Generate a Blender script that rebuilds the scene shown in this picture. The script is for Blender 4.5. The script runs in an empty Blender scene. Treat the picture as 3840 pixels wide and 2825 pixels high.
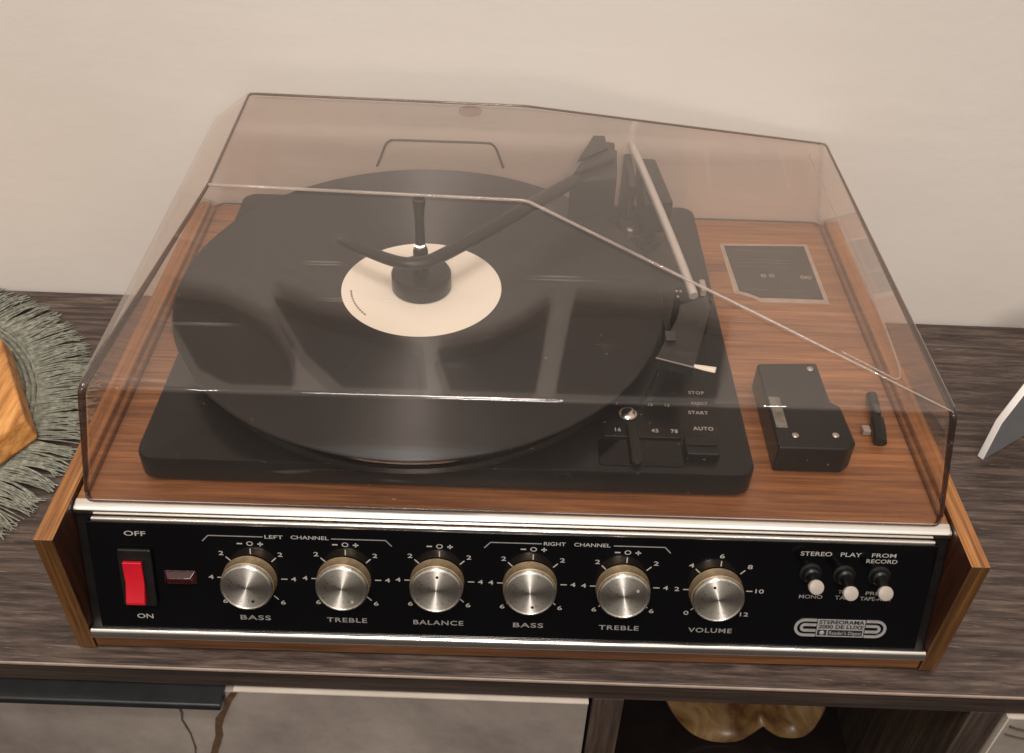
import bpy, bmesh, math, random
from mathutils import Vector, Matrix, noise
random.seed(7)
SC = bpy.context.scene
COL = SC.collection

# ------------------------------------------------------------------ camera
cd = bpy.data.cameras.new('camera'); cam = bpy.data.objects.new('camera', cd); COL.objects.link(cam)
CD = Vector((0.0102634, 0.75998158, -0.64986357)); CR = Vector((0.99946945, 0.01229326, 0.03016111)); CU = Vector((-0.03091083, 0.64982834, 0.75945221))
cam.matrix_world = Matrix(((CR.x, CU.x, -CD.x, 0.0517), (CR.y, CU.y, -CD.y, -0.509), (CR.z, CU.z, -CD.z, 0.4973), (0, 0, 0, 1)))
cd.lens = 35.04; cd.sensor_width = 36; cd.clip_start = 0.02; cd.clip_end = 50
SC.camera = cam
# ------------------------------------------------------------------ room light
W = bpy.data.worlds.new('World'); SC.world = W; W.use_nodes = True
# the unlit rest of the room: pale ceiling above, dim furniture and floor below
nt = W.node_tree; tcw = nt.nodes.new('ShaderNodeTexCoord'); sxyz = nt.nodes.new('ShaderNodeSeparateXYZ'); mr = nt.nodes.new('ShaderNodeMapRange'); cr = nt.nodes.new('ShaderNodeValToRGB')
nt.links.new(tcw.outputs['Generated'], sxyz.inputs[0]); nt.links.new(sxyz.outputs[2], mr.inputs[0]); mr.inputs[1].default_value = -1; mr.inputs[2].default_value = 1
nt.links.new(mr.outputs[0], cr.inputs[0]); e = cr.color_ramp.elements
e[0].position = 0.38; e[0].color = (0.06, 0.050, 0.043, 1); e[1].position = 0.90; e[1].color = (0.85, 0.76, 0.66, 1)
k = e.new(0.52); k.color = (0.30, 0.26, 0.22, 1)
k = e.new(0.62); k.color = (0.50, 0.44, 0.38, 1)
nt.links.new(cr.outputs[0], nt.nodes['Background'].inputs[0]); nt.nodes['Background'].inputs[1].default_value = 1.0

def lamp(name, loc, aim, size, power, col=(1, 0.93, 0.86), shape='DISK', spread=None):
    l = bpy.data.lights.new(name, 'AREA'); l.shape = shape; l.size = size; l.energy = power; l.color = col
    o = bpy.data.objects.new(name, l); COL.objects.link(o); o.location = loc
    o.rotation_euler = (Vector(aim) - Vector(loc)).to_track_quat('-Z', 'Y').to_euler()
    return o
lamp('ceiling_lamp', (-0.15, -0.85, 2.1), (0.05, 0.0, 0.1), 0.6, 16)
for sx in (-0.75, 0.05, 0.8):
    lamp('ceiling_spot', (sx, -1.05, 2.2), (0.05, 0.0, 0.1), 0.09, 3)
lamp('front_fill', (0.05, -1.9, 1.25), (0.05, 0.0, 0.1), 0.35, 15)  # added frontal fill from behind the camera, for the knob highlights

SC.view_settings.view_transform = 'Standard'; SC.view_settings.look = 'None'
SC.view_settings.exposure = 0.08; SC.view_settings.gamma = 1.0
SC.render.engine = 'CYCLES'
SC.cycles.use_denoising = True
SC.cycles.max_bounces = 14; SC.cycles.transparent_max_bounces = 40
SC.cycles.glossy_bounces = 8; SC.cycles.transmission_bounces = 10
SC.cycles.sample_clamp_indirect = 6.0

# ------------------------------------------------------------------ helpers
def lin(r, g, b, k=1.0):
    f = lambda c: ((c / 255) / 12.92 if c / 255 <= 0.04045 else (((c / 255) + 0.055) / 1.055) ** 2.4) * k
    return (f(r), f(g), f(b), 1)

def newmat(name):
    m = bpy.data.materials.new(name); m.use_nodes = True
    nt = m.node_tree; return m, nt, nt.nodes['Principled BSDF']

def N(nt, kind, **kw):
    n = nt.nodes.new(kind)
    for k, v in kw.items():
        if hasattr(n, k): setattr(n, k, v)
        else: n.inputs[k.replace('_', ' ')].default_value = v
    return n

def noise_tex(nt, scale, vec_scale=(1, 1, 1), detail=4, rough=0.55, dist=0.0, rot=(0, 0, 0)):
    tc = N(nt, 'ShaderNodeTexCoord'); mp = N(nt, 'ShaderNodeMapping'); mp.inputs['Scale'].default_value = vec_scale
    mp.inputs['Rotation'].default_value = rot
    nz = N(nt, 'ShaderNodeTexNoise'); nz.inputs['Scale'].default_value = scale; nz.inputs['Detail'].default_value = detail
    nz.inputs['Roughness'].default_value = rough; nz.inputs['Distortion'].default_value = dist
    nt.links.new(tc.outputs['Object'], mp.inputs[0]); nt.links.new(mp.outputs[0], nz.inputs['Vector'])
    return nz

def ramp(nt, src, stops):
    r = N(nt, 'ShaderNodeValToRGB'); e = r.color_ramp.elements
    while len(e) > 1: e.remove(e[-1])
    e[0].position, e[0].color = stops[0]
    for p, c in stops[1:]:
        x = e.new(p); x.color = c
    nt.links.new(src, r.inputs[0]); return r

def mix(nt, a, b, fac, mode='MIX'):
    m = N(nt, 'ShaderNodeMix', data_type='RGBA', blend_type=mode)
    for s, i in ((fac, 0), (a, 6), (b, 7)):
        if hasattr(s, 'is_output'): nt.links.new(s, m.inputs[i])
        else: m.inputs[i].default_value = s
    return m.outputs[2]

def bump(nt, p, src, strength, dist=0.001):
    b = N(nt, 'ShaderNodeBump'); b.inputs['Strength'].default_value = strength; b.inputs['Distance'].default_value = dist
    nt.links.new(src, b.inputs['Height']); nt.links.new(b.outputs[0], p.inputs['Normal']); return b

def plain(name, col, rough=0.5, metal=0.0, var=0.12, vs=60, coat=0.0, bmp=0.0, spec=0.5):
    m, nt, p = newmat(name)
    nz = noise_tex(nt, vs, detail=5)
    lo = tuple(c * (1 - var) for c in col[:3]) + (1,); hi = tuple(min(1, c * (1 + var)) for c in col[:3]) + (1,)
    r = ramp(nt, nz.outputs['Fac'], [(0.3, lo), (0.7, hi)])
    nt.links.new(r.outputs[0], p.inputs['Base Color'])
    rr = N(nt, 'ShaderNodeMapRange'); rr.inputs[3].default_value = max(0, rough - 0.05); rr.inputs[4].default_value = min(1, rough + 0.06)
    nt.links.new(nz.outputs['Fac'], rr.inputs[0]); nt.links.new(rr.outputs[0], p.inputs['Roughness'])
    p.inputs['Metallic'].default_value = metal; p.inputs['Coat Weight'].default_value = coat
    p.inputs['Specular IOR Level'].default_value = spec
    if bmp: bump(nt, p, nz.outputs['Fac'], bmp)
    return m

def wood(name, dark, mid, light, axis='x', fine=1.0, rough=0.42, contrast=1.0, coat=0.0, bmp=0.15, fleck=None, band=1.0, short=1.0):
    """streaked wood grain running along one axis"""
    m, nt, p = newmat(name)
    def vs(a, b): return {'x': (a, b, b), 'y': (b, a, b), 'z': (b, b, a)}[axis]
    n1 = noise_tex(nt, 1.0, vs(7 * short, 250 * fine), 6, 0.65, 0.5)
    n2 = noise_tex(nt, 1.0, vs(26 * short, 620 * fine), 4, 0.65, 0.2)
    n3 = noise_tex(nt, 1.0, vs(3.0 * short, 38 * band), 3, 0.5, 1.4)
    r1 = ramp(nt, n1.outputs['Fac'], [(0.5 - 0.18 / contrast, dark), (0.5, mid), (0.5 + 0.2 / contrast, light)])
    r2 = ramp(nt, n2.outputs['Fac'], [(0.34, (0.55, 0.52, 0.5, 1)), (0.55, (1, 1, 1, 1)), (0.72, (1.18, 1.18, 1.2, 1))])
    r3 = ramp(nt, n3.outputs['Fac'], [(0.32, (0.72, 0.68, 0.66, 1)), (0.5, (0.97, 0.97, 0.97, 1)), (0.7, (1.2, 1.18, 1.12, 1))])
    c = mix(nt, r1.outputs[0], r2.outputs[0], 0.75, 'MULTIPLY')
    c = mix(nt, c, r3.outputs[0], 0.8, 'MULTIPLY')
    if fleck:
        n4 = noise_tex(nt, 1.0, vs(26 * short, 760 * fine), 4, 0.6, 0.5)
        r4 = ramp(nt, n4.outputs['Fac'], [(0.62, (0, 0, 0, 1)), (0.80, (0.7, 0.7, 0.7, 1))])
        c = mix(nt, c, fleck, r4.outputs[0])
    nt.links.new(c, p.inputs['Base Color'])
    rr = N(nt, 'ShaderNodeMapRange'); rr.inputs[3].default_value = rough + 0.1; rr.inputs[4].default_value = max(0.05, rough - 0.1)
    nt.links.new(n1.outputs['Fac'], rr.inputs[0]); nt.links.new(rr.outputs[0], p.inputs['Roughness'])
    p.inputs['Coat Weight'].default_value = coat; p.inputs['Coat Roughness'].default_value = 0.2
    bump(nt, p, n2.outputs['Fac'], bmp, 0.0006)
    return m

BEV = {}
def finish(o, bevel=0.0, seg=2, angle=35):
    for f in o.data.polygons: f.use_smooth = True
    if bevel:
        b = o.modifiers.new('bevel', 'BEVEL'); b.width = bevel; b.segments = seg; b.limit_method = 'ANGLE'; b.angle_limit = math.radians(angle)
        w = o.modifiers.new('normals', 'WEIGHTED_NORMAL'); w.keep_sharp = True; w.weight = 90
    else:
        o.data.set_sharp_from_angle(angle=math.radians(angle))

ROOTLOC = {}
def thing(name, label, cat, loc, group=None):
    o = bpy.data.objects.new(name, None); COL.objects.link(o); o.location = loc; o.empty_display_size = 0.02
    o['label'] = label; o['category'] = cat
    if group: o['group'] = group
    ROOTLOC[o.name] = Vector(loc)
    return o

def obj(name, bm, m, parent=None, bevel=0.0, seg=2, angle=35, mat=None, smooth=True, label=None):
    """link a bmesh as one object; its mesh is in scene coordinates unless a matrix places it"""
    if isinstance(bm, bpy.types.Mesh): me = bm
    else:
        me = bpy.data.meshes.new(name); bm.normal_update(); bm.to_mesh(me); bm.free()
    if m and not me.materials:
        for mm in (m if isinstance(m, (list, tuple)) else [m]): me.materials.append(mm)
    o = bpy.data.objects.new(name, me); COL.objects.link(o)
    M = mat.copy() if mat else Matrix.Identity(4)
    if parent:
        o.parent = parent
        if parent.name in ROOTLOC: M = Matrix.Translation(-ROOTLOC[parent.name]) @ M
    o.matrix_basis = M
    if smooth and (not me.get('done')): finish(o, bevel, seg, angle)
    if label: o['label'] = label
    return o

def box(bm, x0, x1, y0, y1, z0, z1):
    v = [bm.verts.new((x, y, z)) for x in (x0, x1) for y in (y0, y1) for z in (z0, z1)]
    for q in ((0, 1, 3, 2), (4, 6, 7, 5), (0, 4, 5, 1), (2, 3, 7, 6), (0, 2, 6, 4), (1, 5, 7, 3)): bm.faces.new([v[i] for i in q])
    return v
def B(*a):
    bm = bmesh.new(); box(bm, *a); return bm

def prism(bm, pts, axis, a0, a1):
    """extrude a 2D outline along axis ('x': pts=(y,z); 'y': pts=(x,z); 'z': pts=(x,y))"""
    def P(p, a): return {'x': (a, p[0], p[1]), 'y': (p[0], a, p[1]), 'z': (p[0], p[1], a)}[axis]
    A = [bm.verts.new(P(p, a0)) for p in pts]; Bv = [bm.verts.new(P(p, a1)) for p in pts]
    n = len(pts)
    for i in range(n): bm.faces.new((A[i], A[(i + 1) % n], Bv[(i + 1) % n], Bv[i]))
    bm.faces.new(A[::-1]); bm.faces.new(Bv)
    bmesh.ops.recalc_face_normals(bm, faces=bm.faces)
    return bm

def lathe(bm, prof, n=64, c=(0, 0, 0), rib=None):
    """revolve (r,z) profile about z through c"""
    rings = []
    for k, (r, z) in enumerate(prof):
        if r < 1e-6: rings.append([bm.verts.new((c[0], c[1], c[2] + z))]); continue
        ring = []
        for i in range(n):
            rr = r
            if rib and rib[0] <= k <= rib[1] and i % 2: rr = r - rib[2]
            a = 2 * math.pi * i / n; ring.append(bm.verts.new((c[0] + rr * math.cos(a), c[1] + rr * math.sin(a), c[2] + z)))
        rings.append(ring)
    for a, b in zip(rings, rings[1:]):
        for i in range(n):
            j = (i + 1) % n
            if len(a) == 1 and len(b) == 1: continue
            if len(a) == 1: bm.faces.new((a[0], b[j], b[i])) if False else bm.faces.new((a[0], b[i], b[j]))
            elif len(b) == 1: bm.faces.new((a[i], a[j], b[0]))
            else: bm.faces.new((a[i], a[j], b[j], b[i]))
    bmesh.ops.recalc_face_normals(bm, faces=bm.faces)
    return bm

def tube(bm, pts, r, n=12, radii=None, caps=True, flat=1.0):
    pts = [Vector(p) for p in pts]; rings = []
    up = Vector((0, 0, 1))
    for i, p in enumerate(pts):
        t = (pts[min(i + 1, len(pts) - 1)] - pts[max(i - 1, 0)]).normalized()
        s = t.cross(up)
        if s.length < 1e-3: s = Vector((1, 0, 0))
        s.normalize(); w = s.cross(t)
        R = radii[i] if radii else r
        rings.append([bm.verts.new(p + s * (R * math.cos(2 * math.pi * k / n)) + w * (R * flat * math.sin(2 * math.pi * k / n))) for k in range(n)])
    for a, b in zip(rings, rings[1:]):
        for k in range(n): bm.faces.new((a[k], a[(k + 1) % n], b[(k + 1) % n], b[k]))
    if caps: bm.faces.new(rings[0][::-1]); bm.faces.new(rings[-1])
    bmesh.ops.recalc_face_normals(bm, faces=bm.faces)
    return bm

def curve(pts, n=8):
    """Catmull-Rom through points"""
    P = [Vector(p) for p in pts]; P = [P[0] * 2 - P[1]] + P + [P[-1] * 2 - P[-2]]; out = []
    for i in range(1, len(P) - 2):
        for k in range(n):
            t = k / n; a, b, c, d = P[i - 1:i + 3]
            out.append(0.5 * ((2 * b) + (c - a) * t + (2 * a - 5 * b + 4 * c - d) * t * t + (3 * b - a - 3 * c + d) * t ** 3))
    out.append(P[-2]); return out

def rrect(x0, x1, y0, y1, r, n=6):
    pts = []
    for cx, cy, a in ((x1 - r, y0 + r, -90), (x1 - r, y1 - r, 0), (x0 + r, y1 - r, 90), (x0 + r, y0 + r, 180)):
        for k in range(n + 1):
            t = math.radians(a + 90 * k / n); pts.append((cx + r * math.cos(t), cy + r * math.sin(t)))
    return pts

def text_mesh(s, size, sx=1.4, bold=0.0, align='CENTER', shear=0.0, space=1.0):
    c = bpy.data.curves.new('lettering', 'FONT'); c.body = s; c.size = size; c.align_x = align; c.align_y = 'CENTER'
    c.offset = bold; c.fill_mode = 'FRONT'; c.space_character = space; c.resolution_u = 4
    o = bpy.data.objects.new('lettering', c); COL.objects.link(o)
    bpy.context.view_layer.update()
    me = bpy.data.meshes.new_from_object(o.evaluated_get(bpy.context.evaluated_depsgraph_get()))
    bpy.data.objects.remove(o)
    me.transform(Matrix.Diagonal((sx, 1, 1, 1)))
    me.materials.clear(); me.name = 'lettering'; me['done'] = 1
    return me

def strips(lines, w):
    """flat printed line segments in the xy plane"""
    bm = bmesh.new()
    for (x0, y0, x1, y1) in lines:
        d = Vector((x1 - x0, y1 - y0)); d.normalize(); n = Vector((-d.y, d.x)) * w / 2
        bm.faces.new([bm.verts.new((x0 + n.x, y0 + n.y, 0)), bm.verts.new((x1 + n.x, y1 + n.y, 0)), bm.verts.new((x1 - n.x, y1 - n.y, 0)), bm.verts.new((x0 - n.x, y0 - n.y, 0))])
    for f in bm.faces:
        f.normal_update()
        if f.normal.z < 0: f.normal_flip()
    return bm

# ------------------------------------------------------------------ materials
def wall_mat():
    m, nt, p = newmat('wall_paint')
    n1 = noise_tex(nt, 2.2, detail=4); n2 = noise_tex(nt, 45, detail=6, rough=0.7); n3 = noise_tex(nt, 12, (0.4, 1, 1.6), 3, 0.5, 0.8)
    r = ramp(nt, n1.outputs['Fac'], [(0.3, (0.66, 0.607, 0.560, 1)), (0.7, (0.715, 0.667, 0.620, 1))])
    nt.links.new(r.outputs[0], p.inputs['Base Color']); p.inputs['Roughness'].default_value = 0.62
    mm = N(nt, 'ShaderNodeMath', operation='ADD'); nt.links.new(n2.outputs['Fac'], mm.inputs[0]); nt.links.new(n3.outputs['Fac'], mm.inputs[1])
    bump(nt, p, mm.outputs[0], 0.28, 0.0016)
    return m
M_wall = wall_mat()
M_shelf = wood('dark_oak_laminate', lin(44, 35, 31), lin(75, 61, 55), lin(106, 91, 83), 'x', fine=0.95, rough=0.5, contrast=1.25, bmp=0.4, fleck=lin(150, 134, 124), band=1.2, short=2.6)
M_shelf_z = wood('dark_oak_laminate_upright', lin(44, 34, 30), lin(66, 54, 47), lin(88, 74, 64), 'z', fine=0.75, rough=0.5, bmp=0.3, fleck=lin(125, 108, 98))
M_shelf_f = wood('dark_oak_laminate_front_shaded', lin(34, 26, 22), lin(52, 41, 36), lin(70, 58, 50), 'x', fine=0.9, rough=0.5, contrast=1.0, bmp=0.3)  # same laminate, darkened in colour for the shaded front face
M_edge = plain('laminate_arris', lin(150, 132, 120), 0.4, var=0.2)
M_deck = wood('teak_veneer', lin(104, 64, 36), lin(148, 98, 60), lin(176, 126, 82), 'x', fine=1.0, rough=0.36, contrast=0.8, coat=0.25, band=1.0)
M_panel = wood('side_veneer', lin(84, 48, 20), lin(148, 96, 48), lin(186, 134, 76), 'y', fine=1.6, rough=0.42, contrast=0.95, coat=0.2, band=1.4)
M_panel_in = wood('side_veneer_front_shaded', lin(54, 32, 12), lin(98, 64, 30), lin(130, 90, 46), 'z', fine=1.5, rough=0.4, contrast=0.8, coat=0.2, band=1.4)  # same veneer, front face shade put into a darker colour
M_panel_dark = wood('side_veneer_inner_shaded', lin(34, 17, 9), lin(58, 30, 16), lin(84, 46, 24), 'z', fine=0.9, rough=0.45, contrast=0.8, coat=0.1, band=1.2)  # same veneer, shade of the inner faces painted into the colour
M_base = wood('base_veneer', lin(62, 36, 17), lin(100, 62, 32), lin(128, 84, 46), 'x', fine=0.8, rough=0.4, contrast=0.9, coat=0.15)
M_chrome = plain('bright_trim', (0.86, 0.82, 0.78, 1), 0.2, 1.0, var=0.03, vs=14)
M_steel = plain('steel', (0.62, 0.58, 0.53, 1), 0.28, 1.0, var=0.06)
M_fascia = plain('fascia_black', (0.0025, 0.0025, 0.003, 1), 0.12, 0, var=0.2, vs=20, coat=0.0, spec=0.3)
M_black = plain('black_plastic', (0.007, 0.0065, 0.0065, 1), 0.34, 0, var=0.3, vs=120, spec=0.35)
M_satin = plain('deck_plate_black', (0.007, 0.0065, 0.0065, 1), 0.30, 0, var=0.03, vs=4, spec=0.4)
M_cavity = plain('dark_cavity', (0.006, 0.005, 0.005, 1), 0.8)
M_print = plain('white_print', lin(158, 154, 150), 0.5, var=0.08, vs=400)
M_printdim = plain('grey_print', lin(128, 124, 122), 0.5, var=0.15, vs=400)
M_badge = plain('silver_badge', (0.66, 0.64, 0.63, 1), 0.32, 0.7, var=0.08, vs=300)
M_red = plain('red_rocker', (0.50, 0.004, 0.016, 1), 0.4, 0, var=0.05, vs=80, coat=0.3)
M_lampred = plain('dark_red_lens', (0.03, 0.0008, 0.003, 1), 0.15, 0, var=0.2, coat=0.6)
M_cream = plain('record_label_paper', lin(238, 233, 220), 0.45, var=0.03, vs=30)
M_button = plain('toggle_button_cream', lin(158, 148, 139), 0.4, var=0.05)
M_skirt = plain('knob_skirt_wood_mirrored', (0.46, 0.34, 0.21, 1), 0.42, 0.8, var=0.15, vs=200)  # bare metal skirt; brown of the mirrored wood is put into its colour
M_rubber = plain('rubber', (0.02, 0.019, 0.018, 1), 0.75)
M_white = plain('white_plastic', (0.82, 0.79, 0.77, 1), 0.35, var=0.02)
M_silverlab = plain('foil_border', lin(190, 172, 158), 0.35, 0.5, var=0.15, vs=120)
M_greylab = plain('printed_label_grey', lin(60, 55, 53), 0.45, var=0.25, vs=70)
M_tone = plain('tonearm_aluminium', (0.64, 0.62, 0.60, 1), 0.32, 0.6, var=0.04)
M_railblk = plain('black_anodised_rail', (0.011, 0.012, 0.013, 1), 0.3, 0.0, var=0.2)

def brushed():
    m, nt, p = newmat('spun_aluminium')
    p.inputs['Metallic'].default_value = 1.0; p.inputs['Anisotropic'].default_value = 0.94; p.inputs['Anisotropic Rotation'].default_value = 0.25; p.inputs['Roughness'].default_value = 0.36
    tg = N(nt, 'ShaderNodeTangent', direction_type='RADIAL', axis='Z'); nt.links.new(tg.outputs[0], p.inputs['Tangent'])
    tc = N(nt, 'ShaderNodeTexCoord'); sep = N(nt, 'ShaderNodeSeparateXYZ'); nt.links.new(tc.outputs['Object'], sep.inputs[0])
    def mth(op, a, b=None):
        n = N(nt, 'ShaderNodeMath', operation=op)
        for i, s in enumerate((a, b)):
            if s is None: continue
            if hasattr(s, 'is_output'): nt.links.new(s, n.inputs[i])
            else: n.inputs[i].default_value = s
        return n.outputs[0]
    r = mth('SQRT', mth('ADD', mth('MULTIPLY', sep.outputs[0], sep.outputs[0]), mth('MULTIPLY', sep.outputs[1], sep.outputs[1])))
    cmb = N(nt, 'ShaderNodeCombineXYZ'); nt.links.new(mth('MULTIPLY', r, 2600.0), cmb.inputs[0])
    nz = N(nt, 'ShaderNodeTexNoise'); nz.inputs['Scale'].default_value = 1.0; nt.links.new(cmb.outputs[0], nz.inputs['Vector'])
    sp = noise_tex(nt, 420, detail=3)
    rp = ramp(nt, nz.outputs['Fac'], [(0.3, (0.70, 0.67, 0.61, 1)), (0.7, (0.86, 0.82, 0.76, 1))])
    rs = ramp(nt, sp.outputs['Fac'], [(0.30, (0.55, 0.5, 0.45, 1)), (0.42, (1, 1, 1, 1))])
    nt.links.new(mix(nt, rp.outputs[0], rs.outputs[0], 0.8, 'MULTIPLY'), p.inputs['Base Color'])
    return m
M_brushed = brushed()

def vinyl():
    m, nt, p = newmat('vinyl')
    p.inputs['Base Color'].default_value = (0.007, 0.006, 0.006, 1); p.inputs['Roughness'].default_value = 0.24
    p.inputs['Anisotropic'].default_value = 0.97; p.inputs['Anisotropic Rotation'].default_value = 0.25; p.inputs['Specular IOR Level'].default_value = 0.9
    tg = N(nt, 'ShaderNodeTangent', direction_type='RADIAL', axis='Z'); nt.links.new(tg.outputs[0], p.inputs['Tangent'])
    tc = N(nt, 'ShaderNodeTexCoord'); ln = N(nt, 'ShaderNodeVectorMath', operation='LENGTH')
    mp = N(nt, 'ShaderNodeMapping'); mp.inputs['Scale'].default_value = (1, 1, 0)
    nt.links.new(tc.outputs['Object'], mp.inputs[0]); nt.links.new(mp.outputs[0], ln.inputs[0])
    cmb = N(nt, 'ShaderNodeCombineXYZ'); ml = N(nt, 'ShaderNodeMath', operation='MULTIPLY'); ml.inputs[1].default_value = 900
    nt.links.new(ln.outputs['Value'], ml.inputs[0]); nt.links.new(ml.outputs[0], cmb.inputs[0])
    nz = N(nt, 'ShaderNodeTexNoise'); nz.inputs['Scale'].default_value = 1; nz.inputs['Detail'].default_value = 5; nt.links.new(cmb.outputs[0], nz.inputs['Vector'])
    bump(nt, p, nz.outputs['Fac'], 0.02, 0.0002)
    rr = N(nt, 'ShaderNodeMapRange'); rr.inputs[3].default_value = 0.46; rr.inputs[4].default_value = 0.62
    nt.links.new(nz.outputs['Fac'], rr.inputs[0]); nt.links.new(rr.outputs[0], p.inputs['Roughness'])
    return m
M_vinyl = vinyl()

def acrylic(name, tint, dust=0.035, ior=1.55):
    """smoked acrylic: each skin of the sheet filters, mirrors by Fresnel and carries a little dust"""
    m = bpy.data.materials.new(name); m.use_nodes = True; nt = m.node_tree; nt.nodes.clear()
    out = N(nt, 'ShaderNodeOutputMaterial'); tr = N(nt, 'ShaderNodeBsdfTransparent'); tr.inputs[0].default_value = tint
    gl = N(nt, 'ShaderNodeBsdfGlossy'); gl.inputs['Roughness'].default_value = 0.03; gl.inputs['Color'].default_value = (0.95, 0.92, 0.9, 1)
    df = N(nt, 'ShaderNodeBsdfDiffuse'); df.inputs[0].default_value = (0.62, 0.57, 0.53, 1)
    fr = N(nt, 'ShaderNodeFresnel'); ge = N(nt, 'ShaderNodeNewGeometry'); mi = N(nt, 'ShaderNodeMix', data_type='FLOAT')
    mi.inputs[2].default_value = ior; mi.inputs[3].default_value = 1 / ior   # the sheet's two skins mirror alike from either side
    nt.links.new(ge.outputs['Backfacing'], mi.inputs[0]); nt.links.new(mi.outputs[0], fr.inputs[0])
    m1 = N(nt, 'ShaderNodeMixShader'); m2 = N(nt, 'ShaderNodeMixShader')
    nz = noise_tex(nt, 9, detail=6, rough=0.7)
    dr = N(nt, 'ShaderNodeMapRange'); dr.inputs[1].default_value = 0.3; dr.inputs[2].default_value = 0.75; dr.inputs[3].default_value = dust * 0.5; dr.inputs[4].default_value = dust * 1.6
    nt.links.new(nz.outputs['Fac'], dr.inputs[0])
    sk = noise_tex(nt, 520, detail=1, rough=0.4); sr = N(nt, 'ShaderNodeMapRange'); sr.inputs[1].default_value = 0.765; sr.inputs[2].default_value = 0.82; sr.inputs[4].default_value = 0.22
    nt.links.new(sk.outputs['Fac'], sr.inputs[0])
    s2 = noise_tex(nt, 1.0, (14, 520, 14), 2, 0.4, 0.3, rot=(0, 0, 0.65)); s3 = N(nt, 'ShaderNodeMapRange'); s3.inputs[1].default_value = 0.73; s3.inputs[2].default_value = 0.80; s3.inputs[4].default_value = 0.16
    nt.links.new(s2.outputs['Fac'], s3.inputs[0])
    ad = N(nt, 'ShaderNodeMath', operation='ADD'); nt.links.new(dr.outputs[0], ad.inputs[0]); nt.links.new(sr.outputs[0], ad.inputs[1])
    a2 = N(nt, 'ShaderNodeMath', operation='ADD'); nt.links.new(ad.outputs[0], a2.inputs[0]); nt.links.new(s3.outputs[0], a2.inputs[1])
    nt.links.new(a2.outputs[0], m1.inputs[0]); nt.links.new(tr.outputs[0], m1.inputs[1]); nt.links.new(df.outputs[0], m1.inputs[2])
    nt.links.new(fr.outputs[0], m2.inputs[0]); nt.links.new(m1.outputs[0], m2.inputs[1]); nt.links.new(gl.outputs[0], m2.inputs[2])
    nt.links.new(m2.outputs[0], out.inputs[0])
    return m
M_acry = acrylic('smoked_acrylic', (0.982, 0.954, 0.940, 1), 0.009, 1.58)
M_glint = acrylic('crease_glint', (0.80, 0.74, 0.72, 1), 0.35, 1.6)  # pale diffuse mix stands in for light gathered at the creases
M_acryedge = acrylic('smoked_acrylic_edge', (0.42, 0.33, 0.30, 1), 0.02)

# ------------------------------------------------------------------ wall and sideboard
RZ = Matrix.Rotation(-0.0086, 4, 'Z')
ws = obj('wall', B(-2.6, 2.6, 0, 0.12, -0.6, 2.6), M_wall, mat=Matrix.Translation((0, 0.1625, 0)) @ RZ); ws['kind'] = 'structure'

sb = thing('sideboard', 'dark oak laminate sideboard with grey stone look doors carrying the record player', 'sideboard', (0, 0, -0.7))
def sbo(name, bm, m, **k):
    return obj(name, bm, m, sb, mat=RZ, **k)
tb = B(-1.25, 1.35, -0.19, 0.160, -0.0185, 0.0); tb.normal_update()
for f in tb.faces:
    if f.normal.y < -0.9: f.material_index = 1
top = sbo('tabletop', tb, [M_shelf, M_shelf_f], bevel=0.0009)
arr = obj('edge_strip', B(-1.25, 1.35, -0.1912, -0.19, -0.0022, -0.0002), M_edge, top, bevel=0.0004)

def stone_mat():
    m, nt, p = newmat('stone_print')
    n1 = noise_tex(nt, 7, detail=7, rough=0.65, dist=0.6); n2 = noise_tex(nt, 60, detail=5, rough=0.7); n3 = noise_tex(nt, 14, (1, 1, 1), 3, 0.5, 0.3)
    r = ramp(nt, n1.outputs['Fac'], [(0.3, lin(118, 108, 102)), (0.5, lin(138, 128, 121)), (0.72, lin(158, 148, 140))])
    r2 = ramp(nt, n2.outputs['Fac'], [(0.3, (0.86, 0.86, 0.86, 1)), (0.7, (1.1, 1.1, 1.1, 1))])
    r3 = ramp(nt, n3.outputs['Fac'], [(0.66, (1, 1, 1, 1)), (0.75, (1.2, 1.2, 1.2, 1))])
    c = mix(nt, r.outputs[0], r2.outputs[0], 0.8, 'MULTIPLY'); c = mix(nt, c, r3.outputs[0], 0.6, 'MULTIPLY')
    nt.links.new(c, p.inputs['Base Color']); p.inputs['Roughness'].default_value = 0.5
    bump(nt, p, n2.outputs['Fac'], 0.12)
    return m
M_stone = stone_mat()
M_bark = plain('bark_print', lin(84, 62, 42), 0.6, var=0.4, vs=160)
M_crackl = plain('crack_print', lin(78, 66, 57), 0.7, var=0.3, vs=200)
M_band = plain('door_edge_band', lin(196, 184, 172), 0.45, var=0.08)
def door(x0, x1, y0):
    d = sbo('door', B(x0, x1, y0, y0 + 0.016, -0.62, -0.0215), M_stone, bevel=0.0006)
    obj('edge_band', B(max(x0, -0.0965) , x1, y0 - 0.0004, y0 + 0.016, -0.0214, -0.0203), M_band, d)
    return d
dl = door(-0.98, 0.1095, -0.1915)
dr_ = door(0.3545, 0.95, -0.1915)
obj('edge_band', B(0.3532, 0.3544, -0.1917, -0.176, -0.62, -0.0203), M_band, dr_)
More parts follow.
